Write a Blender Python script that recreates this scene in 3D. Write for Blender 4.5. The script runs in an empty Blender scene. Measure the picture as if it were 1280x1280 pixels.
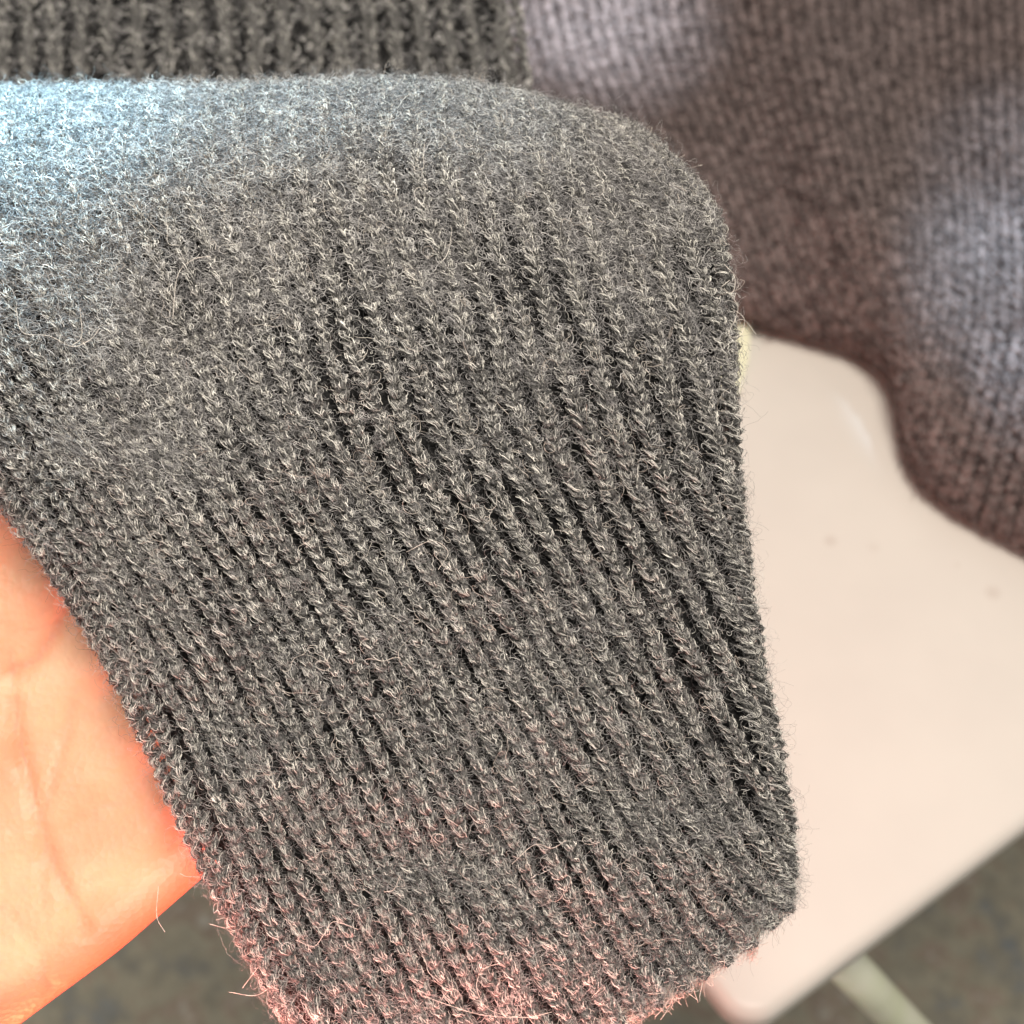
import bpy, math
import numpy as np
from mathutils import Vector
rng = np.random.default_rng(7)
sc = bpy.context.scene
COL = sc.collection
R = math.radians

# ------------------------------------------------------------------ camera
PITCH = R(55.0)
CAM = np.array([0.0, 0.0, 1.05])
K = 0.2909                       # half width of the view at distance 1
FWD = np.array([0.0, math.cos(PITCH), -math.sin(PITCH)])
RGT = np.array([1.0, 0.0, 0.0])
UPV = np.array([0.0, math.sin(PITCH), math.cos(PITCH)])
cd = bpy.data.cameras.new('camera')
cd.lens = 50.0
cd.sensor_width = 2 * 50.0 * K
cd.clip_start = 0.01
cd.clip_end = 50.0
cd.dof.use_dof = True
cd.dof.focus_distance = 0.2195
cd.dof.aperture_fstop = 50.0 / 2.0
cam = bpy.data.objects.new('camera', cd)
COL.objects.link(cam)
cam.location = CAM
cam.rotation_euler = (math.pi / 2 - PITCH, 0, 0)
sc.camera = cam


def P(px, py, d):
    """a point of the place, from its bearing and its distance to the viewer"""
    px = np.asarray(px, float); py = np.asarray(py, float); d = np.asarray(d, float)
    a = (px - 640) / 640 * K * d
    b = (640 - py) / 640 * K * d
    return CAM + d[..., None] * FWD + a[..., None] * RGT + b[..., None] * UPV


# ------------------------------------------------------------------ world and lamps
w = bpy.data.worlds.new('World')
sc.world = w
w.use_nodes = True
w.node_tree.nodes['Background'].inputs[0].default_value = (1.0, 0.97, 0.95, 1)
w.node_tree.nodes['Background'].inputs[1].default_value = 0.40
sc.view_settings.view_transform = 'Standard'
sc.view_settings.look = 'None'
sc.view_settings.exposure = 0.0
sc.view_settings.gamma = 1.0


def lamp(name, kind, loc, aim, power, col, size=0.2, cone=30, blend=1.0):
    l = bpy.data.lights.new(name, kind)
    l.energy = power
    l.color = col
    if kind == 'AREA':
        l.shape = 'DISK'; l.size = size
    else:
        l.shadow_soft_size = size; l.spot_size = R(cone); l.spot_blend = blend
    o = bpy.data.objects.new(name, l)
    COL.objects.link(o)
    o.location = loc
    o.rotation_euler = (Vector(aim) - Vector(loc)).to_track_quat('-Z', 'Y').to_euler()
    return o


AIM = P(560, 700, 0.22)
lamp('ceiling_lamp', 'AREA', tuple(AIM + np.array([0.07, -0.12, 1.20])), AIM, 18.6, (1.0, 0.925, 0.84), 0.50)
WD = np.array([-0.20, 0.62, 0.60])
for (x, y, e, c) in ((-45, 205, 200, 4.3), (100, 195, 100, 3.3), (270, 165, 60, 2.8), (430, 165, 30, 2.6), (560, 150, 25, 2.8)):
    lamp('window_and_fill', 'SPOT', tuple(P(x, y, 0.24) + WD), P(x, y, 0.24), e, (0.36, 0.74, 1.0), 0.004, c, 1.0)
lamp('window_and_fill', 'SPOT', tuple(P(330, 260, 0.23) + np.array([-0.12, 0.35, 0.85])), P(330, 260, 0.23), 20.0, (1.0, 0.97, 0.92), 0.01, 6.5, 1.0)  # added broad warm fill over the fold, apart from the blue window spots
WR = np.array([0.25, 0.55, 1.10])
for (x, y, d, e, c) in ((1310, 300, 0.47, 80, 4.4), (1245, 440, 0.45, 150, 3.6), (1275, 560, 0.43, 110, 1.9), (690, -10, 0.51, 230, 4.4), (765, 100, 0.50, 150, 3.2)):
    lamp('window_and_fill', 'SPOT', tuple(P(x, y, d) + WR), P(x, y, d), e, (0.50, 0.76, 1.0) if x > 900 else (0.72, 0.86, 1.0), 0.004, c, 1.0)
lamp('added_red_glow', 'AREA', tuple(P(60, 1620, 0.27)), P(200, 1150, 0.25), 0.21, (1.0, 0.13, 0.06), 0.03)  # added red lamp, for the light glowing through the palm's edge
lamp('added_pink_glow', 'AREA', tuple(P(330, 1560, 0.214)), P(380, 1250, 0.222), 0.07, (1.0, 0.36, 0.31), 0.02)  # added pink lamp, stands in for light thrown back by the hand
lamp('added_pink_glow', 'AREA', tuple(P(640, 1420, 0.221)), P(650, 1270, 0.222), 0.05, (1.0, 0.36, 0.31), 0.02)  # second added pink lamp, close under the hem


# ------------------------------------------------------------------ helpers
def mat(name, build):
    m = bpy.data.materials.new(name)
    m.use_nodes = True
    nt = m.node_tree
    b = nt.nodes['Principled BSDF']
    build(nt, b)
    return m


def ramp(nt, stops):
    n = nt.nodes.new('ShaderNodeValToRGB')
    e = n.color_ramp.elements
    while len(e) < len(stops):
        e.new(0.5)
    for k, (p, c) in enumerate(stops):
        e[k].position = p
        e[k].color = (*c, 1)
    return n


def noise(nt, scale, detail=3, rough=0.6, coord='Object'):
    tc = nt.nodes.new('ShaderNodeTexCoord')
    n = nt.nodes.new('ShaderNodeTexNoise')
    n.inputs['Scale'].default_value = scale
    n.inputs['Detail'].default_value = detail
    n.inputs['Roughness'].default_value = rough
    nt.links.new(tc.outputs[coord], n.inputs['Vector'])
    return n


def fibre_mat(name, stops, wob=0.0):
    def f(nt, b):
        hi = nt.nodes.new('ShaderNodeHairInfo')
        r = ramp(nt, stops)
        nt.links.new(hi.outputs['Random'], r.inputs[0])
        nz = noise(nt, 900, 2)
        m = nt.nodes.new('ShaderNodeMixRGB'); m.blend_type = 'MULTIPLY'; m.inputs[0].default_value = 0.6
        rr = ramp(nt, [(0.35, (0.45, 0.45, 0.45)), (0.65, (1.5, 1.5, 1.5))])
        nt.links.new(nz.outputs['Fac'], rr.inputs[0])
        nt.links.new(r.outputs[0], m.inputs[1]); nt.links.new(rr.outputs[0], m.inputs[2])
        nt.links.new(m.outputs[0], b.inputs['Base Color'])
        b.inputs['Roughness'].default_value = 0.55
        b.inputs['Specular IOR Level'].default_value = 0.35
    return mat(name, f)


def yarn_mat(name, lo, hi, scale=1400):
    def f(nt, b):
        n = noise(nt, scale, 3, 0.7)
        r = ramp(nt, [(0.38, lo), (0.62, hi)])
        nt.links.new(n.outputs['Fac'], r.inputs[0])
        nt.links.new(r.outputs[0], b.inputs['Base Color'])
        b.inputs['Roughness'].default_value = 0.95
        b.inputs['Specular IOR Level'].default_value = 0.1
        bp = nt.nodes.new('ShaderNodeBump'); bp.inputs['Strength'].default_value = 0.8
        bp.inputs['Distance'].default_value = 0.0004
        nt.links.new(n.outputs['Fac'], bp.inputs['Height']); nt.links.new(bp.outputs[0], b.inputs['Normal'])
    return mat(name, f)


def thing(name, loc, label, cat, group=None):
    o = bpy.data.objects.new(name, None)
    o.empty_display_size = 0.02
    COL.objects.link(o)
    o.location = loc
    o['label'] = label; o['category'] = cat
    if group: o['group'] = group
    return o


def mesh_obj(name, verts, faces, m, root=None, parent=None, smooth=True):
    """root = the thing's Empty (only its location counts); mesh data are in world coordinates"""
    me = bpy.data.meshes.new(name)
    verts = np.asarray(verts, np.float32).reshape(-1, 3)
    if isinstance(faces, np.ndarray):
        nf, k = faces.shape
        me.vertices.add(len(verts)); me.vertices.foreach_set('co', verts.ravel())
        me.loops.add(nf * k); me.loops.foreach_set('vertex_index', faces.ravel().astype(np.int32))
        me.polygons.add(nf); me.polygons.foreach_set('loop_start', (np.arange(nf) * k).astype(np.int32))
        me.update(calc_edges=True)
    else:
        me.from_pydata([tuple(v) for v in verts], [], faces)
    if smooth:
        me.polygons.foreach_set('use_smooth', [True] * len(me.polygons))
    me.materials.append(m)
    o = bpy.data.objects.new(name, me)
    COL.objects.link(o)
    attach(o, root, parent)
    return o


def attach(o, root, parent=None):
    if parent is not None:
        o.parent = parent
    elif root is not None:
        o.parent = root
        o.location = -Vector(root.location)


def fibres_obj(name, pts, rad, m, root=None, parent=None):
    """pts (n, k, 3): n strands of k points"""
    n, k = pts.shape[:2]
    hc = bpy.data.hair_curves.new(name)
    hc.add_curves([k] * n)
    hc.attributes['position'].data.foreach_set('vector', pts.astype(np.float32).ravel())
    ra = hc.attributes.get('radius') or hc.attributes.new('radius', 'FLOAT', 'POINT')
    ra.data.foreach_set('value', np.broadcast_to(rad, (n, k)).astype(np.float32).ravel())
    hc.materials.append(m)
    o = bpy.data.objects.new(name, hc)
    COL.objects.link(o)
    attach(o, root, parent)
    o['kind'] = 'stuff'
    return o


def spline(tk, vals, t):
    """Catmull-Rom through vals (n, ...) at knots tk, with linear run-out"""
    tk = np.asarray(tk, float); vals = np.asarray(vals, float); t = np.asarray(t, float)
    n = len(tk)
    m = np.empty_like(vals)
    m[1:-1] = (vals[2:] - vals[:-2]) / (tk[2:] - tk[:-2]).reshape((-1,) + (1,) * (vals.ndim - 1))
    m[0] = (vals[1] - vals[0]) / (tk[1] - tk[0]); m[-1] = (vals[-1] - vals[-2]) / (tk[-1] - tk[-2])
    i = np.clip(np.searchsorted(tk, t, side='right') - 1, 0, n - 2)
    h = tk[i + 1] - tk[i]
    x = (t - tk[i]) / h
    sh = x.shape + (1,) * (vals.ndim - 1)
    xc = np.clip(x, 0, 1).reshape(sh); hh = h.reshape(sh)
    r = ((2 * xc**3 - 3 * xc**2 + 1) * vals[i] + (xc**3 - 2 * xc**2 + xc) * hh * m[i]
         + (-2 * xc**3 + 3 * xc**2) * vals[i + 1] + (xc**3 - xc**2) * hh * m[i + 1])
    ex = (x - np.clip(x, 0, 1)).reshape(sh) * hh
    return r + np.where(ex > 0, m[i + 1], m[i]) * ex


def vnoise(x, y, seed):
    """smooth value noise, -1..1"""
    g = np.random.default_rng(seed).uniform(-1, 1, (64, 64))
    xi = np.floor(x).astype(int); yi = np.floor(y).astype(int)
    fx = x - xi; fy = y - yi
    fx = fx * fx * (3 - 2 * fx); fy = fy * fy * (3 - 2 * fy)
    a = g[xi % 64, yi % 64]; b = g[(xi + 1) % 64, yi % 64]
    c = g[xi % 64, (yi + 1) % 64]; d = g[(xi + 1) % 64, (yi + 1) % 64]
    return (a * (1 - fx) + b * fx) * (1 - fy) + (c * (1 - fx) + d * fx) * fy


class Cloth:
    """a draped sheet: s counts wales across it, t counts rows along it"""
    def __init__(self, rows, depth, nw, nr, edge=0.0, wrap=True, dfun=None, us=(0, .25, .5, .75, 1), bump=0.0, seed=3, left=None, right=None, corner=0.0):
        rows = np.array(rows, float)
        depth = np.array(depth, float)
        us = np.array(us)
        # even out the rows by their true length along the middle
        V = np.linspace(0, len(rows) - 1, 400)
        kk = np.arange(len(rows))
        midp = spline(kk, rows[:, len(us) // 2], V)
        dm = spline(kk, depth, V) if dfun is None else dfun(midp[:, 0], midp[:, 1], V)
        pm = P(midp[:, 0], midp[:, 1], dm)
        L = np.concatenate([[0], np.cumsum(np.linalg.norm(np.diff(pm, axis=0), axis=1))])
        self.length = L[-1]
        self.nw, self.nr = nw, nr
        ns, nt_ = nw * 8 + 1, nr * 4 + 1
        v = np.interp(np.linspace(0, L[-1], nt_), L, V)
        RV = spline(kk, rows, v)                       # (nt, nu, 2)
        DV = spline(kk, depth, v)
        W = np.abs(RV[:, -1, 0] - RV[:, 0, 0])
        grid = np.zeros((nt_, ns, 3))
        for j in range(nt_):
            r = max(edge, 1e-3)
            if wrap:
                tot = W[j] - 2 * r + math.pi * r + math.pi * r      # with a quarter turn to the back at both sides
                a = np.linspace(0, tot, ns) - math.pi * r / 2
                b = tot - math.pi * r - a
                x = a - math.pi * r / 2 + r
                dd = np.zeros(ns)
                lm = a < math.pi * r / 2
                x[lm] = r * (1 - np.cos(a[lm] / r)); dd[lm] = r * (1 - np.sin(a[lm] / r))
                rm = b < math.pi * r / 2
                x[rm] = W[j] - r * (1 - np.cos(b[rm] / r)); dd[rm] = r * (1 - np.sin(b[rm] / r))
            else:
                x = np.linspace(0, W[j], ns); dd = np.zeros(ns)
            u = x / W[j]
            q = spline(us, RV[j], u)
            if corner:
                q[:, 1] -= corner * np.clip((u - 0.90) / 0.10, 0, 1) ** 2 * max(0.0, 1 - v[j] / 0.7)
            base = DV[j] if dfun is None else dfun(q[:, 0], q[:, 1], np.full(ns, v[j]))
            d = base + dd * base * K / 640
            if bump:
                d = d + bump * (vnoise(q[:, 0] / 120 + 20, q[:, 1] / 90 + 20, seed) + 0.5 * vnoise(q[:, 0] / 45 + 30, q[:, 1] / 60 + 20, seed + 1))
            grid[j] = P(q[:, 0], q[:, 1], d)
        self.grid = grid
        kk = np.arange(len(rows))
        self.sL = np.zeros(nt_) if left is None else spline(kk, left, v)
        self.sR = np.full(nt_, float(nw)) if right is None else spline(kk, right, v)
        ds = np.gradient(grid, axis=1); dt = np.gradient(grid, axis=0)
        self.es = ds / (np.linalg.norm(ds, axis=2, keepdims=True) + 1e-12)
        self.et = dt / (np.linalg.norm(dt, axis=2, keepdims=True) + 1e-12)
        n = np.cross(self.es, self.et)
        n /= np.linalg.norm(n, axis=2, keepdims=True) + 1e-12
        # outwards: towards the viewer in the middle of the sheet
        c = grid[nt_ // 3, ns // 2]
        if np.dot(n[nt_ // 3, ns // 2], CAM - c) < 0:
            n = -n
        self.n = n

    def frac(self, s, t):
        x = np.clip(t / self.nr, 0, 1) * (len(self.sL) - 1)
        a = np.interp(x, np.arange(len(self.sL)), self.sL); b = np.interp(x, np.arange(len(self.sL)), self.sR)
        return (s - a) / (b - a)

    def unfrac(self, f, t):
        x = np.clip(t / self.nr, 0, 1) * (len(self.sL) - 1)
        a = np.interp(x, np.arange(len(self.sL)), self.sL); b = np.interp(x, np.arange(len(self.sL)), self.sR)
        return a + f * (b - a)

    def _look(self, arr, s, t):
        fs = np.clip(self.frac(s, t), 0, 1) * (arr.shape[1] - 1)
        ft = np.clip(t / self.nr, 0, 1) * (arr.shape[0] - 1)
        i = np.minimum(fs.astype(int), arr.shape[1] - 2); j = np.minimum(ft.astype(int), arr.shape[0] - 2)
        a = (fs - i)[..., None]; b = (ft - j)[..., None]
        return (arr[j, i] * (1 - a) + arr[j, i + 1] * a) * (1 - b) + (arr[j + 1, i] * (1 - a) + arr[j + 1, i + 1] * a) * b

    def at(self, s, t, h=0.0):
        s = np.asarray(s, float); t = np.asarray(t, float)
        return self._look(self.grid, s, t) + self._look(self.n, s, t) * np.asarray(h)[..., None]

    def sheet(self, h, close=False, edge_h=None):
        x = np.linspace(0, self.nw, self.grid.shape[1])
        hh = np.full(len(x), h)
        if edge_h is not None:      # the cloth is thinner-looking but closed where it turns to the back
            q = np.clip((np.minimum(x, self.nw - x) - 2.2) / 1.5, 0, 1)
            hh = edge_h + (h - edge_h) * q
        g = self.grid + self.n * hh[None, :, None]
        nt_, ns = g.shape[:2]
        st = 2
        g = g[::st, ::st]
        nt_, ns = g.shape[:2]
        idx = np.arange(nt_ * ns).reshape(nt_, ns)
        f = np.stack([idx[:-1, :-1], idx[:-1, 1:], idx[1:, 1:], idx[1:, :-1]], -1).reshape(-1, 4)
        if close:
            f2 = np.stack([idx[:-1, -1], idx[:-1, 0], idx[1:, 0], idx[1:, -1]], -1)
            f = np.concatenate([f, f2])
        return g.reshape(-1, 3), f


# leg of a knit stitch in (wales, rows, height / relief)
LEG = np.array([(-0.015, -0.48, 0.50), (-0.06, -0.20, 1.00), (-0.115, 0.08, 1.15), (-0.165, 0.36, 1.0),
                (-0.21, 0.63, 0.65), (-0.245, 0.88, 0.15)])


def leg_paths(i, nr, relief, k, jit, seed, wide=1.0):
    """centre lines (n, k, 3) in cloth coordinates of all legs of wale i, both sides"""
    g = np.random.default_rng(seed * 1000 + i)
    tt = np.linspace(0, len(LEG) - 1, k)
    base = spline(np.arange(len(LEG)), LEG, tt)
    out = []
    for side in (-1, 1):
        p = np.repeat(base[None], nr, 0)
        p = p * np.array([-side * wide, 1, relief])
        p[..., 0] += i + 0.5
        p[..., 1] += np.arange(nr)[:, None] + (0.12 if side > 0 else 0.0)
        p[..., 0] += g.normal(0, 0.028 * jit, (nr, 1)); p[..., 1] += g.normal(0, 0.10 * jit, (nr, 1))
        p[..., 0] += (vnoise(np.arange(nr) / 5.0 + i * 3.7, np.full(nr, i * 1.3 + side * 0.4), 11) * 0.06 * jit)[:, None]
        p[..., 2] *= g.uniform(0.85, 1.12, (nr, 1))
        out.append(p)
    return np.concatenate(out)


def inside(cl, c):
    f = cl.frac(c[:, 2, 0], c[:, 2, 1])
    return (f > 0.004) & (f < 0.996)


def tubes(c, rad, sides):
    """c (n, k, 3) centre lines in world space -> verts, quads"""
    n, k = c.shape[:2]
    tg = np.gradient(c, axis=1); tg /= np.linalg.norm(tg, axis=2, keepdims=True) + 1e-12
    ref = np.broadcast_to(FWD, tg.shape)
    a = np.cross(tg, ref); a /= np.linalg.norm(a, axis=2, keepdims=True) + 1e-12
    b = np.cross(tg, a)
    ang = np.arange(sides) * 2 * math.pi / sides
    prof = np.sin(np.linspace(0.18, math.pi - 0.18, k)) ** 0.5
    rr = (rad * prof)[None, :, None, None]
    v = c[:, :, None] + rr * (np.cos(ang)[None, None, :, None] * a[:, :, None] + np.sin(ang)[None, None, :, None] * b[:, :, None])
    idx = np.arange(n * k * sides).reshape(n, k, sides)
    nx = np.roll(idx, -1, axis=2)
    f = np.stack([idx[:, :-1], nx[:, :-1], nx[:, 1:], idx[:, 1:]], -1).reshape(-1, 4)
    return v.reshape(-1, 3), f


def fibre_legs(cl, nr, i, relief, rad, per, k, seed, jit, spread=1.0, keep=None, wide=1.0):
    """fibres wound round the yarn of wale i; yarn radius rad in metres"""
    g = np.random.default_rng(seed * 777 + i)
    p = leg_paths(i, nr, relief, k, jit, seed, wide)
    # jittered copies: every leg carries `per` fibres
    p = np.repeat(p, per, 0)
    n = len(p)
    m = inside(cl, p); p = p[m]; n = len(p)
    st = g.uniform(-0.08, 0.60, (n, 1)); ln = g.uniform(0.30, 0.62, (n, 1))
    q = np.linspace(0, 1, k)[None] * ln + st                 # part of the leg that the fibre follows
    fq = np.clip(q, 0, 1) * (k - 1)
    a = np.minimum(fq.astype(int), k - 2); fr = (fq - a)[..., None]
    rows = np.arange(n)[:, None]
    c = p[rows, a] * (1 - fr) + p[rows, a + 1] * fr
    c[..., 1] += (q - np.clip(q, 0, 1)) * 1.5
    W = cl.at(c[..., 0], c[..., 1], c[..., 2])
    es = cl._look(cl.es, c[..., 0], c[..., 1]); en = cl._look(cl.n, c[..., 0], c[..., 1])
    et = cl._look(cl.et, c[..., 0], c[..., 1])
    rho = rad * np.sqrt(g.uniform(0.25, 1.25, (n, 1))) * spread
    ph = g.uniform(0, 2 * math.pi, (n, 1)) + q * g.uniform(1.2, 2.6, (n, 1))
    lift = g.random((n, 1)) ** 14 * rad * 1.3 * (np.linspace(-1, 1, k)[None] ** 2)
    W = W + (rho * np.cos(ph))[..., None] * es + (rho * np.sin(ph) + lift)[..., None] * en
    w = np.cumsum(g.normal(0, 1, (n, k, 3)), axis=1); w -= w.mean(axis=1, keepdims=True)
    return W + w * rad * 0.215


def curls(cl, s, t, h, size, k, g, arc=(1.0, 4.5), flat=0.45, straight=0.0):
    """short bent fibres at cloth places (s, t), of about the given size in metres"""
    n = len(s)
    o = cl.at(s, t, h)
    es = cl._look(cl.es, s, t); et = cl._look(cl.et, s, t); en = cl._look(cl.n, s, t)
    th = g.uniform(0, 2 * math.pi, n)
    ex = es * np.cos(th)[:, None] + et * np.sin(th)[:, None]
    ey = -es * np.sin(th)[:, None] + et * np.cos(th)[:, None]
    tilt = g.normal(0, flat, n)
    ey = ey * np.cos(tilt)[:, None] + en * np.sin(tilt)[:, None]
    A = g.uniform(arc[0], arc[1], n) * np.where(g.random(n) < 0.5, -1, 1)
    q = np.linspace(0, 1, k)
    L = np.broadcast_to(size, (n,)) * g.uniform(0.6, 1.5, n)
    ang = A[:, None] * (q[None] - 0.5) + 1.3 * np.sin(q[None] * g.uniform(2, 7, (n, 1)) + g.uniform(0, 6, (n, 1)))
    step = (L / (k - 1))[:, None]
    x = np.cumsum(np.cos(ang) * step, axis=1); y = np.cumsum(np.sin(ang) * step, axis=1)
    z = np.cumsum(g.normal(0, 1, (n, k)), axis=1) * step * 0.35
    x -= x.mean(1, keepdims=True); y -= y.mean(1, keepdims=True)
    return o[:, None] + x[..., None] * ex[:, None] + y[..., None] * ey[:, None] + (z + np.abs(y) * 0.12)[..., None] * en[:, None]


# ------------------------------------------------------------------ materials
GREY = [(0.0, (0.026, 0.025, 0.024)), (0.22, (0.076, 0.073, 0.068)), (0.42, (0.245, 0.234, 0.216)), (0.66, (0.64, 0.61, 0.55)), (1.0, (0.98, 0.94, 0.84))]
M_FIB = fibre_mat('grey_wool_fibre', GREY)
M_FUZZ = fibre_mat('grey_wool_fuzz', [(0.0, (0.06, 0.058, 0.057)), (0.4, (0.20, 0.192, 0.187)), (0.75, (0.46, 0.44, 0.42)), (1.0, (0.85, 0.82, 0.76))])
M_STRAY = fibre_mat('pale_wool_hair', [(0.0, (0.45, 0.38, 0.32)), (1.0, (0.85, 0.78, 0.68))])
M_YARN = yarn_mat('grey_yarn', (0.035, 0.0345, 0.034), (0.25, 0.24, 0.222), 3200)
M_CORE = yarn_mat('dark_knit_core', (0.010, 0.010, 0.010), (0.036, 0.035, 0.034), 1500)
M_BYARN = yarn_mat('brown_yarn', (0.075, 0.058, 0.054), (0.23, 0.18, 0.167), 300)
M_BCORE = yarn_mat('brown_knit_core', (0.035, 0.026, 0.024), (0.07, 0.053, 0.05), 500)
M_BFIB = fibre_mat('brown_wool_fibre', [(0.0, (0.03, 0.022, 0.02)), (0.5, (0.12, 0.094, 0.088)), (1.0, (0.28, 0.225, 0.21))])

# ------------------------------------------------------------------ floor and table
ZT = 0.70


def on_plane(px, py, z):
    a = P(px, py, 1.0) - CAM
    return CAM + a * ((z - CAM[2]) / a[2])


def carpet(nt, b):
    n = noise(nt, 34, 4, 0.65); n2 = noise(nt, 90, 3)
    r = ramp(nt, [(0.30, (0.20, 0.23, 0.25)), (0.42, (0.30, 0.28, 0.22)), (0.52, (0.38, 0.35, 0.26)), (0.60, (0.33, 0.26, 0.20)), (0.70, (0.5, 0.48, 0.40))])
    nt.links.new(n.outputs['Fac'], r.inputs[0])
    m = nt.nodes.new('ShaderNodeMixRGB'); m.blend_type = 'OVERLAY'; m.inputs[0].default_value = 0.35
    nt.links.new(r.outputs[0], m.inputs[1]); nt.links.new(n2.outputs['Fac'], m.inputs[2])
    nt.links.new(m.outputs[0], b.inputs['Base Color'])
    b.inputs['Roughness'].default_value = 1.0
    bp = nt.nodes.new('ShaderNodeBump'); bp.inputs['Distance'].default_value = 0.004
    nt.links.new(n2.outputs['Fac'], bp.inputs['Height']); nt.links.new(bp.outputs[0], b.inputs['Normal'])


M_CARPET = mat('speckled_carpet', carpet)
fl = mesh_obj('carpet_floor', [(-4, -3, 0), (4, -3, 0), (4, 5, 0), (-4, 5, 0)], [(0, 1, 2, 3)], M_CARPET)
fl['kind'] = 'structure'

corner = on_plane(934, 1292, ZT)
far = on_plane(1280, 1034, ZT)
ea = (far - corner)[:2]; ea /= np.linalg.norm(ea)
eb = np.array([-ea[1], ea[0]])


def tabletop(nt, b):
    n = noise(nt, 25, 3); r = ramp(nt, [(0.3, (0.615, 0.580, 0.520)), (0.7, (0.655, 0.620, 0.555))])
    nt.links.new(n.outputs['Fac'], r.inputs[0])
    last = r.outputs[0]
    tc = nt.nodes.new('ShaderNodeTexCoord')
    for (px, py, rad, s) in ((1038, 676, 0.0022, 0.30), (1092, 684, 0.0022, 0.12), (1241, 741, 0.0026, 0.28), (1196, 706, 0.0012, 0.12)):
        c = on_plane(px, py, ZT)
        d = nt.nodes.new('ShaderNodeVectorMath'); d.operation = 'DISTANCE'
        d.inputs[1].default_value = tuple(c)
        nt.links.new(tc.outputs['Object'], d.inputs[0])
        mr = nt.nodes.new('ShaderNodeMapRange'); mr.inputs['From Min'].default_value = 0.0; mr.inputs['From Max'].default_value = rad
        mr.inputs['To Min'].default_value = s; mr.inputs['To Max'].default_value = 0.0
        nt.links.new(d.outputs['Value'], mr.inputs['Value'])
        m = nt.nodes.new('ShaderNodeMixRGB'); m.inputs[2].default_value = (0.30, 0.20, 0.15, 1)
        nt.links.new(mr.outputs[0], m.inputs[0]); nt.links.new(last, m.inputs[1])
        last = m.outputs[0]
    nt.links.new(last, b.inputs['Base Color'])
    b.inputs['Roughness'].default_value = 0.45


M_TABLE = mat('cream_laminate', tabletop)


def chrome(nt, b):
    n = noise(nt, 60, 2); r = ramp(nt, [(0.35, (0.80, 0.84, 0.60)), (0.65, (0.92, 0.92, 0.76))])
    nt.links.new(n.outputs['Fac'], r.inputs[0]); nt.links.new(r.outputs[0], b.inputs['Base Color'])
    b.inputs['Roughness'].default_value = 0.3; b.inputs['Metallic'].default_value = 0.0


M_LEG = mat('pale_painted_metal', chrome)
TL = (0.62, 0.62)
croot = thing('table', (float(corner[0] + ea[0] * .3 + eb[0] * .3), float(corner[1] + ea[1] * .3 + eb[1] * .3), 0.0),
              'smooth cream table with rounded corner and pale metal legs on the speckled carpet', 'table')


def board(r=0.008, th=0.010, bev=0.0035):
    out = []
    for (cx, cy, a0) in ((r, r, 180), (TL[0] - r, r, 270), (TL[0] - r, TL[1] - r, 0), (r, TL[1] - r, 90)):
        for k in range(13):
            a = R(a0 + 90 * k / 12)
            out.append((cx, cy, math.cos(a), math.sin(a)))
    V = []; rings = []
    prof = [(0, 0)]
    for k in range(7):
        a = math.pi / 2 * k / 6
        prof.append((bev * (1 - math.sin(a)) - 0, -bev * (1 - math.cos(a))))
    prof = [(bev * (1 - math.sin(math.pi / 2 * k / 6)), -bev * (1 - math.cos(math.pi / 2 * k / 6))) for k in range(7)]
    prof += [(0, -th + bev)] + [(bev * (1 - math.cos(math.pi / 2 * k / 6)), -th + bev - bev * math.sin(math.pi / 2 * k / 6)) for k in range(1, 7)]
    for (ins, z) in prof:
        ring = []
        for (cx, cy, ca, sa) in out:
            x = cx + ca * (r - ins); y = cy + sa * (r - ins)
            q = corner[:2] + ea * x + eb * y
            ring.append(len(V)); V.append((q[0], q[1], ZT + z))
        rings.append(ring)
    F = [tuple(rings[0])]
    n = len(out)
    for a, b in zip(rings[:-1], rings[1:]):
        for k in range(n):
            F.append((a[k], b[k], b[(k + 1) % n], a[(k + 1) % n]))
    F.append(tuple(reversed(rings[-1])))
    return V, F


V, F = board()
tt_ = mesh_obj('table_top', V, F, M_TABLE, croot)


def rod(a, b, rad, n=24, k=12):
    a = np.array(a); b = np.array(b)
    t = (b - a) / np.linalg.norm(b - a)
    x = np.cross(t, [0.3, 0.9, 0.1]); x /= np.linalg.norm(x); y = np.cross(t, x)
    V = []; F = []
    for j in range(k + 1):
        c = a + (b - a) * j / k
        for i in range(n):
            an = 2 * math.pi * i / n
            V.append(c + rad * (math.cos(an) * x + math.sin(an) * y))
    for j in range(k):
        for i in range(n):
            F.append((j * n + i, j * n + (i + 1) % n, (j + 1) * n + (i + 1) % n, (j + 1) * n + i))
    F.append(tuple(range(n))[::-1]); F.append(tuple(range(k * n, k * n + n)))
    return V, F


def plane_leg(p0, p1):
    V, F = rod(p0, p1, 0.0050)
    return mesh_obj('table_leg', V, F, M_LEG, croot)


# the leg in view comes out from under the edge and splays outwards
la = on_plane(1003, 1150, ZT - 0.0105)
lb = on_plane(1150, 1300, ZT - 0.12)
ld = (lb - la) / abs(lb[2] - la[2])
plane_leg(la, la + ld * (ZT - 0.012))
for (x, y) in ((0.55, 0.06), (0.56, 0.56), (0.06, 0.56)):
    q = corner[:2] + ea * x + eb * y
    o = ((ea * (1 if x > .3 else -1) + eb * (1 if y > .3 else -1)) * 0.05)
    plane_leg((q[0], q[1], ZT - 0.0105), (q[0] + o[0], q[1] + o[1], 0.001))

# ------------------------------------------------------------------ the brown knitted garment on the table


def d_table(px, py):
    yv = (640 - py) / 640 * K
    return (CAM[2] - ZT) / (math.sin(PITCH) - yv * math.cos(PITCH))


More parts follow.
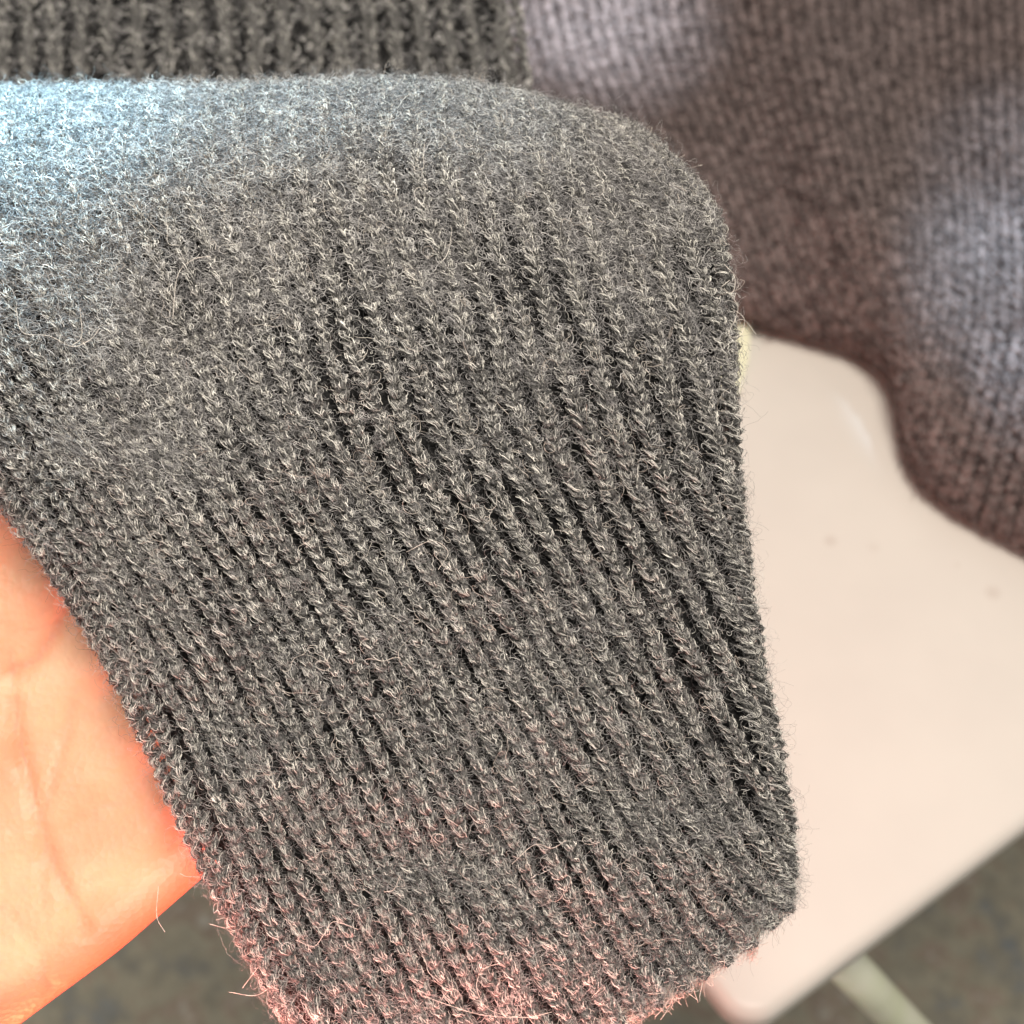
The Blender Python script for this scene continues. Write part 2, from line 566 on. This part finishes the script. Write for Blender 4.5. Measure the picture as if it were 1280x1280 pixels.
def d_brown(px, py, v):
    th = 0.004 + 0.018 * (1 - np.exp(-np.clip(v, 0, 9) * 2.2)) ** 0.7
    th = th + 0.012 * np.exp(-((px - 1060 - (py - 250) * 0.25) / 90) ** 2) * np.clip(v, 0, 1)
    th = th + 0.003 * vnoise(px / 110 + 9, py / 130 + 9, 5) * np.clip(v, 0, 1)
    return d_table(px, py) - th / 0.82


brows = [
    [(760, 345), (945, 398), (1108, 460), (1168, 612), (1420, 742)],
    [(650, 220), (880, 250), (1060, 275), (1225, 380), (1420, 560)],
    [(580, 50), (800, 60), (1010, 60), (1215, 120), (1420, 260)],
    [(560, -120), (780, -120), (990, -120), (1200, -120), (1420, -60)],
]
NB, RB = 50, 84
brown = Cloth(brows, [0.45] * 4, NB, RB, wrap=False, dfun=d_brown)
gloc = brown.at(NB / 2, RB / 2) ; gloc[2] = ZT
groot = thing('knitted_garment', tuple(float(x) for x in gloc), 'brown purplish fine knit garment lying crumpled on the cream table behind the cuff', 'garment')
V, F = brown.sheet(-0.0006)
# close it down to the table along its front edge
gbody = mesh_obj('garment_body', V, F, M_BCORE, groot)
sk0 = brown.grid[0, ::2] - brown.n[0, ::2] * 0.0006
low = sk0.copy(); low[:, 2] = ZT + 0.0008
ns_ = len(sk0)
F = np.array([(i, i + 1, ns_ + i + 1, ns_ + i) for i in range(ns_ - 1)])
mesh_obj('rolled_edge', np.concatenate([sk0, low]), F, M_BYARN, groot, gbody)
for i in range(NB):
    c = leg_paths(i, RB, 0.0011, 6, 1.2, 31, 1.25)
    wv = brown.at(c[..., 0], c[..., 1], c[..., 2])
    V, F = tubes(wv, 0.0010, 5)
    mesh_obj('knit_wale', V, F, M_BYARN, groot, gbody)
g = np.random.default_rng(5)
n = 30000
s = g.uniform(0, NB, n); t = g.uniform(0, RB, n)
fibres_obj('wool_fuzz', curls(brown, s, t, g.uniform(0.0006, 0.0022, n), 0.0036, 6, g), 0.00012, M_BFIB, groot, gbody)

# ------------------------------------------------------------------ the grey sweater: sleeve with cuff, and the panel behind it
sroot = thing('grey_sweater', tuple(float(x) for x in P(600, 1200, 0.235)),
              'fuzzy charcoal grey wool sweater sleeve with ribbed cuff, held up by the bare hand', 'sweater')
rows = [
    [(455, 1425), (582, 1368), (708, 1312), (838, 1246), (972, 1150)],
    [(277, 1100), (447, 1100), (610, 1080), (785, 1050), (974, 1030)],
    [(140, 812), (320, 830), (508, 815), (708, 800), (930, 775)],
    [(2, 605), (194, 610), (400, 590), (634, 570), (909, 590)],
    [(-160, 425), (90, 415), (330, 390), (594, 380), (902, 410)],
    [(-260, 255), (10, 245), (285, 228), (572, 225), (882, 275)],
    [(-300, 134), (0, 136), (280, 132), (560, 127), (800, 180)],
    [(-310, 144), (0, 146), (280, 142), (560, 139), (785, 195)],
    [(-310, 280), (0, 280), (280, 280), (560, 280), (760, 320)],
]
dep = [0.2225, 0.2205, 0.2195, 0.2190, 0.2205, 0.2275, 0.2440, 0.2600, 0.2680]
NS = 36
NR = 114
RIB_L = [1.4, 1.1, 0.7, 0.4, 0.1, 0, 0, 0, 0]
RIB_R = [28.2, 30.6, 32.8, 34.4, 35.2, 36, 36, 36, 36]
sl = Cloth(rows, dep, NS, NR, edge=40.0, wrap=True, bump=0.0012, left=RIB_L, right=RIB_R, corner=14.0)
HMM = 0.0016
V, F = sl.sheet(-0.0014, close=True, edge_h=-0.0004)
sleeve = mesh_obj('sleeve', V, F, M_CORE, sroot)


def fuzzy(s, t):
    """how felted the knit is: 0 at the crisp cuff, 1 on the sleeve at the top"""
    x = (t / NR - 0.455 - 0.17 * (s / NS)) / 0.24 + 0.35
    x = x + 0.5 * vnoise(s / 3.0, t / 6.0, 23)
    return np.clip(x, 0, 1)


fib = []
for i in range(NS):
    c = leg_paths(i, NR, HMM, 7, 0.75, 51, 1.0)
    c = c[inside(sl, c)]
    if len(c) == 0:
        continue
    fz = fuzzy(c[..., 0], c[..., 1])
    c[..., 2] *= (1 - 0.55 * fz)
    wv = sl.at(c[..., 0], c[..., 1], c[..., 2] - 0.0001)
    V, F = tubes(wv, 0.00035, 5)
    mesh_obj('knit_rib', V, F, M_YARN, sroot, sleeve)
    fib.append(fibre_legs(sl, NR, i, HMM, 0.00044, 24, 6, 51, 0.75, wide=1.0))
fib = np.concatenate(fib)
g = np.random.default_rng(15)
fibres_obj('yarn_fibre', fib, g.uniform(0.000022, 0.000046, (len(fib), 1)), M_FIB, sroot, sleeve)

# strands lying in the furrows between the ribs
n = 2500
s = g.integers(0, NS + 1, n) + g.normal(0, 0.10, n); t = g.uniform(0, NR, n)
m = (sl.frac(s, t) > 0) & (sl.frac(s, t) < 1); s, t = s[m], t[m]; n = len(s)
fibres_obj('furrow_fibre', curls(sl, s, t, g.uniform(-0.0010, -0.0002, n), 0.0016, 6, g, flat=0.2), g.uniform(0.000025, 0.00004, (n, 1)), M_FIB, sroot, sleeve)

# fuzz: sparse over the cuff, thick on the sleeve
n = 300000
t = g.uniform(0, NR, n); s = sl.unfrac(g.uniform(0, 1, n), t)
fz = fuzzy(s, t)
pat = np.clip(0.5 + 0.9 * vnoise(s / 4.0 + 7, t / 9.0 + 7, 91), 0, 1)
m = g.random(n) < (0.14 + 0.34 * pat * (1 - fz) + 0.76 * fz) * np.where(np.abs((s % 1) - 0.5) > 0.29, 0.12 + 0.38 * pat + 0.78 * np.clip(fz * 1.6, 0, 1), 1.0)
s, t, fz = s[m], t[m], fz[m]; n = len(s)
h = g.uniform(0.0003, 0.0015, n) + 0.0004 * fz * g.uniform(-0.4, 1, n)
rib = np.abs((s % 1) - 0.5) * 2
h = h + 0.0003 - 0.0022 * np.clip(rib - 0.45, 0, 1) * (1 - 0.6 * fz)
fibres_obj('wool_fuzz', curls(sl, s, t, h, 0.0021 + 0.0009 * fz, 8, g, arc=(1.5, 6.0), flat=0.3), g.uniform(0.000019, 0.000034, (n, 1)), M_FUZZ, sroot, sleeve)

# longer loops that stand off the surface, and a frayed hem
n = 1100
t = NR * g.random(n) ** 0.8; s = sl.unfrac(g.uniform(0, 1, n), t)
fibres_obj('loose_loop', curls(sl, s, t, g.uniform(0.0012, 0.0026, n), 0.0046, 14, g, arc=(3, 7.5), flat=0.8), 0.000024, M_STRAY, sroot, sleeve)
n = 2600
t = g.random(n) ** 2 * 1.2; s = sl.unfrac(g.uniform(0, 1, n), t)
fibres_obj('frayed_hem', curls(sl, s, t, g.uniform(-0.0045, 0.0012, n), 0.0040, 10, g, arc=(2, 6), flat=1.2), 0.000028, M_STRAY, sroot, sleeve)


# small pills where the wool has rubbed
pills = []
for k in range(34):
    m_ = int(g.integers(26, 60))
    t0 = g.uniform(0.25, 0.8) * NR; s0 = sl.unfrac(np.array([g.uniform(0.05, 0.9)]), np.array([t0]))[0]
    pills.append(curls(sl, s0 + g.normal(0, 0.10, m_), t0 + g.normal(0, 0.3, m_), g.uniform(0.0010, 0.0022, m_), 0.0017, 10, g, arc=(4, 9), flat=1.4))
fibres_obj('wool_pill', np.concatenate(pills), 0.000026, M_FUZZ, sroot, sleeve)

# a thin halo of very fine down
n = 22000
t = g.uniform(0, NR, n); s = sl.unfrac(g.uniform(0, 1, n), t)
fibres_obj('fine_down', curls(sl, s, t, g.uniform(0.0012, 0.0030, n), 0.0042, 10, g, arc=(1, 5), flat=0.9), 0.0000085, M_FUZZ, sroot, sleeve)


def hairs(lines, name, m, root, par, rad=0.00003):
    for ln in lines:
        ln = np.array(ln, float)
        k = 26
        q = spline(np.arange(len(ln)), ln, np.linspace(0, len(ln) - 1, k))
        pts = P(q[:, 0], q[:, 1], q[:, 2])[None]
        fibres_obj(name, pts, rad, m, root, par)


D = 0.2155
hairs([
    [(690, 1265, D), (655, 1272, D), (612, 1262, D), (596, 1235, D), (604, 1212, D), (625, 1204, D)],
    [(650, 1245, D), (648, 1270, D), (600, 1268, D), (560, 1256, D), (530, 1245, D)],
    [(370, 1175, D), (392, 1183, D), (405, 1168, D), (418, 1152, D), (448, 1162, D)],
    [(480, 1115, D), (492, 1112, D), (500, 1095, D)],
    [(216, 398, D), (222, 345, D), (240, 325, D), (262, 320, D)],
    [(20, 385, D), (28, 415, D), (62, 420, D), (90, 433, D), (112, 425, D), (125, 410, D)],
    [(100, 385, D), (102, 420, D), (90, 432, D)],
    [(945, 418, .2200), (930, 400, .2190), (916, 405, .2185), (912, 420, .2185), (926, 418, .2185), (930, 398, .2190), (914, 385, .219)],
    [(905, 330, .219), (918, 345, .2195), (916, 365, .2195), (902, 360, .219), (912, 350, .219)],
    [(905, 360, .219), (922, 382, .2195), (918, 402, .2195)],
    [(286, 1240, .223), (320, 1244, .2225), (345, 1228, .222)],
    [(303, 1235, .224), (318, 1215, .223), (330, 1200, .222)],
    [(262, 1155, .224), (285, 1160, .2235), (282, 1148, .223), (270, 1150, .222)],
    [(298, 1185, .224), (304, 1195, .2235), (316, 1188, .223)],
    [(640, 1080, D), (668, 1056, D), (690, 1060, D), (708, 1050, D)],
    [(508, 690, D), (540, 676, D), (560, 690, D), (548, 712, D)],
    [(206, 1165, .226), (196, 1145, .226), (198, 1108, .226)],
    [(225, 1092, .2255), (240, 1096, .225), (300, 1094, .2205)],
], 'stray_hair', M_STRAY, sroot, sleeve)

# the panel of the same sweater behind the fold, top left
prow = [
    [(-320, 200), (-120, 200), (120, 200), (400, 200), (660, 200)],
    [(-330, 80), (-120, 80), (120, 80), (395, 80), (648, 80)],
    [(-340, -60), (-120, -60), (115, -60), (385, -60), (630, -60)],
    [(-350, -200), (-120, -200), (110, -200), (380, -200), (615, -200)],
]
NP = 34
pan = Cloth(prow, [0.335, 0.362, 0.392, 0.42], NP, 34, edge=30.0, wrap=True, bump=0.0012, seed=8)
V, F = pan.sheet(-0.0012, close=True)
panel = mesh_obj('body_panel', V, F, M_CORE, sroot)
pf = []
for i in range(NP):
    c = leg_paths(i, 34, HMM, 6, 1.2, 61, 1.0)
    wv = pan.at(c[..., 0], c[..., 1], c[..., 2])
    V, F = tubes(wv, 0.0007, 5)
    mesh_obj('knit_rib', V, F, M_YARN, sroot, panel)
    pf.append(fibre_legs(pan, 34, i, HMM, 0.0008, 7, 5, 61, 1.0, wide=1.1))
pf = np.concatenate(pf)
fibres_obj('yarn_fibre', pf, 0.00007, M_FIB, sroot, panel)
g = np.random.default_rng(77)
n = 9000
s = g.uniform(0, NP, n); t = g.uniform(0, 34, n)
fibres_obj('wool_fuzz', curls(pan, s, t, g.uniform(0.0, 0.0022, n), 0.0032, 7, g), 0.00008, M_FUZZ, sroot, panel)

# ------------------------------------------------------------------ the thin pale yellow sliver on the table beside the cuff
sp = on_plane(905, 470, ZT + 0.001)


def sliver(nt, b):
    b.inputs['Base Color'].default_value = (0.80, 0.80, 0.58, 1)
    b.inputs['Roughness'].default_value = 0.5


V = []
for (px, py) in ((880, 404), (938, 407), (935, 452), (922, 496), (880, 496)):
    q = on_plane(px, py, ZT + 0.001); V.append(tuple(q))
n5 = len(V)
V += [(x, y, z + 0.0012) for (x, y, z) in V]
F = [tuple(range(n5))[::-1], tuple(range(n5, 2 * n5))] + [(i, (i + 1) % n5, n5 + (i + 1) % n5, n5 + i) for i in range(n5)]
so = mesh_obj('pale_sliver', V, F, mat('pale_yellow_sliver', sliver), smooth=False)
so['label'] = 'small pale yellow sliver on the table between grey cuff and brown garment'
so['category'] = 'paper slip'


# ------------------------------------------------------------------ the hand behind the cuff
def skin(nt, b):
    n = noise(nt, 70, 4); n2 = noise(nt, 260, 3)
    r = ramp(nt, [(0.30, (0.78, 0.385, 0.225)), (0.50, (0.82, 0.46, 0.28)), (0.70, (0.85, 0.53, 0.33))])
    nt.links.new(n.outputs['Fac'], r.inputs[0])
    at = nt.nodes.new('ShaderNodeAttribute'); at.attribute_name = 'flush_glow'
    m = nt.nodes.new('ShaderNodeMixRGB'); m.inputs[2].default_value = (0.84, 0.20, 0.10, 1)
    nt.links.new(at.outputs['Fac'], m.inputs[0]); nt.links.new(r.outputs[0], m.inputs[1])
    nt.links.new(m.outputs[0], b.inputs['Base Color'])
    b.inputs['Roughness'].default_value = 0.5
    b.inputs['Subsurface Weight'].default_value = 0.45
    b.inputs['Subsurface Radius'].default_value = (1.0, 0.32, 0.18)
    b.inputs['Subsurface Scale'].default_value = 0.005
    bp = nt.nodes.new('ShaderNodeBump'); bp.inputs['Strength'].default_value = 0.3; bp.inputs['Distance'].default_value = 0.0003
    vo = nt.nodes.new('ShaderNodeTexVoronoi'); vo.inputs['Scale'].default_value = 1100
    tc = nt.nodes.new('ShaderNodeTexCoord'); nt.links.new(tc.outputs['Object'], vo.inputs['Vector'])
    ad = nt.nodes.new('ShaderNodeMath'); ad.operation = 'ADD'
    nt.links.new(vo.outputs['Distance'], ad.inputs[0]); nt.links.new(n2.outputs['Fac'], ad.inputs[1])
    nt.links.new(ad.outputs[0], bp.inputs['Height']); nt.links.new(bp.outputs[0], b.inputs['Normal'])


M_SKIN = mat('palm_skin', skin)
E = np.array([0.782, -0.623]); N = np.array([-0.623, -0.782])
O = np.array([150.0, 1192.0])
FWD_SHIFT = 0.0012


def hp(e, n, d):
    q = O + E * e + N * n
    return (q[0], q[1], d)


chains = []


def chain(pts, rads):
    chains.append((pts, rads))


# palm: rows of overlapping rods from the wrist to the knuckles
for (n_, r_, e1, d_) in ((92, 10.2, 330, .2445), (190, 12.0, 350, .2480), (300, 12.5, 380, .2500), (410, 12.5, 410, .2500), (520, 12.0, 420, .2485), (600, 10.5, 400, .2465)):
    chain([hp(-620, n_ * 0.62 + 120, d_ + .004), hp(-350, n_ * 0.9 + 30, d_ + .001), hp(0, n_, d_), hp(e1, n_, d_ + .001)], [r_ + 2.5, r_ + 1, r_, r_ - 1.6])
chain([hp(-620, 230, .255), hp(-1100, 230, .262)], [20, 24])                 # wrist and forearm
chain([hp(-620, 380, .255), hp(-1100, 400, .262)], [20, 24])
# fingers: knuckle, two joints, tip
for (s0, dr, seg, r0) in ((hp(320, 100, .2455), (.85, -.52), (190, 120, 110), 8.0), (hp(390, 270, .2465), (.88, -.47), (240, 160, 120), 8.8),
                          (hp(410, 430, .2480), (.93, -.36), (250, 170, 125), 9.2), (hp(400, 590, .2490), (.955, -.29), (240, 150, 120), 8.8)):
    pts = [s0]; x, y, d = s0
    for k, sg in enumerate(seg):
        x += dr[0] * sg; y += dr[1] * sg; d += (0.0005, 0.0015, 0.003)[k]
        pts.append((x, y, d))
    chain(pts, [r0 + .6, r0, r0 - .8, r0 - 1.8])
chain([(-330, 1010, .247), (-430, 800, .238), (-400, 620, .228), (-300, 470, .221)], [14, 11.5, 10, 8.2])   # thumb, over the front of the sleeve outside the frame

bm_v, bm_f = [], []
import bmesh
bm = bmesh.new()
for pts, rads in chains:
    w3 = P(*[np.array(c, float) for c in zip(*pts)]) - FWD * FWD_SHIFT
    for a in range(len(w3) - 1):
        L = np.linalg.norm(w3[a + 1] - w3[a])
        steps = max(2, int(L / 0.0022))
        for k in range(steps + 1):
            f = k / steps
            c = w3[a] * (1 - f) + w3[a + 1] * f
            rr = (rads[a] * (1 - f) + rads[a + 1] * f) * 0.001
            r_ = bmesh.ops.create_icosphere(bm, subdivisions=2, radius=rr)
            bmesh.ops.translate(bm, verts=r_['verts'], vec=tuple(c))
me = bpy.data.meshes.new('tmp'); bm.to_mesh(me); bm.free()
tmp = bpy.data.objects.new('tmp', me); COL.objects.link(tmp)
md = tmp.modifiers.new('r', 'REMESH'); md.mode = 'VOXEL'; md.voxel_size = 0.0009
md = tmp.modifiers.new('s', 'SMOOTH'); md.factor = 0.7; md.iterations = 22
dg = bpy.context.evaluated_depsgraph_get()
ev = tmp.evaluated_get(dg).to_mesh()
nv = len(ev.vertices)
co = np.empty(nv * 3, np.float32); ev.vertices.foreach_get('co', co); co = co.reshape(-1, 3).astype(float)
no = np.empty(nv * 3, np.float32); ev.vertices.foreach_get('normal', no); no = no.reshape(-1, 3)
faces = [tuple(p.vertices) for p in ev.polygons]
bpy.data.objects.remove(tmp)
# skin creases: shallow furrows along their lines on the palm
rel = co - CAM
dd = rel @ FWD
qx = 640 + (rel @ RGT) / dd / K * 640; qy = 640 - (rel @ UPV) / dd / K * 640
front = (no @ (-FWD)) > 0.1
dis = np.zeros(nv); flush_glow = np.zeros(nv)
creases = [
    ([(16, 880), (28, 950), (38, 990), (50, 1030), (62, 1070), (80, 1110), (108, 1165)], 7, 0.55, 0.30),
    ([(92, 880), (78, 935), (66, 975), (54, 1012)], 5, 0.30, 0.15),
    ([(14, 815), (19, 897), (40, 997)], 5, 0.30, 0.12),
    ([(84, 755), (64, 795), (40, 828), (10, 840)], 6, 0.40, 0.35),
    ([(132, 870), (156, 933), (157, 965), (150, 1000)], 4, 0.18, 0.15),
    ([(172, 950), (200, 1011), (215, 1055)], 5, 0.22, 0.2),
    ([(37, 1164), (62, 1233)], 5, 0.22, 0.15),
    ([(53, 1067), (56, 1130), (56, 1192)], 4, 0.18, 0.1),
    ([(109, 1002), (150, 1009), (172, 997)], 3, 0.15, 0.1),
    ([(120, 760), (130, 820), (150, 860)], 5, 0.2, 0.2),
    ([(-5, 770), (30, 790), (70, 778)], 3, 0.15, 0.1),
    ([(90, 890), (118, 900), (150, 925)], 3, 0.13, 0.08),
    ([(0, 1030), (22, 1038), (48, 1033)], 3, 0.15, 0.1),
    ([(60, 1075), (84, 1062), (112, 1068)], 2.5, 0.12, 0.08),
    ([(112, 1100), (140, 1094), (168, 1104)], 2.5, 0.12, 0.08),
    ([(185, 1000), (190, 1040), (186, 1075)], 3, 0.15, 0.15),
    ([(0, 1130), (20, 1150), (34, 1178)], 3, 0.13, 0.1),
    ([(88, 1120), (98, 1150), (96, 1180)], 3, 0.13, 0.1),
    ([(66, 940), (92, 962), (130, 968)], 2.5, 0.1, 0.06),
    ([(8, 700), (36, 722), (60, 720)], 3, 0.13, 0.1),
]
for ln, wd, dp, fl_ in creases:
    ln = np.array(ln, float)
    q = spline(np.arange(len(ln)), ln, np.linspace(0, len(ln) - 1, 60))
    dmin = np.full(nv, 1e9)
    for k in range(60):
        dmin = np.minimum(dmin, (qx - q[k, 0]) ** 2 + (qy - q[k, 1]) ** 2)
    gz = np.exp(-dmin / (wd * wd)) * front
    dis += gz * dp * 0.0015
    flush_glow = np.maximum(flush_glow, fl_ * np.exp(-dmin / (wd * 2.2) ** 2) * front)
co = co - no * dis[:, None]
# redder rim of the palm, with the backlit glow painted into the skin colour
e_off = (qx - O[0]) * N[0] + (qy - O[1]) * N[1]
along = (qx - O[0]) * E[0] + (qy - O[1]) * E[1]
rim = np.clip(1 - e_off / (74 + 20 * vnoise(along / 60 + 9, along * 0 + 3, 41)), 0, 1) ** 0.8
flush_glow = np.maximum(flush_glow, rim)
spot = np.exp(-(((qx - 84) / 30) ** 2 + ((qy - 748) / 22) ** 2)) * 0.4
flush_glow = np.maximum(flush_glow, spot)
side = np.clip((along - 40) / 120, 0, 1) * np.exp(-(e_off / 150) ** 2) * 0.9  # reddish bounce and shade next to the cuff, also put into the colour
flush_glow = np.clip(np.maximum(flush_glow, side), 0, 1)
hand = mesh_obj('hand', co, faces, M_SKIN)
fa = hand.data.attributes.new('flush_glow', 'FLOAT', 'POINT')
fa.data.foreach_set('value', flush_glow.astype(np.float32))
hand['label'] = 'bare hand with creased palm holding the grey cuff from behind'
hand['category'] = 'hand'
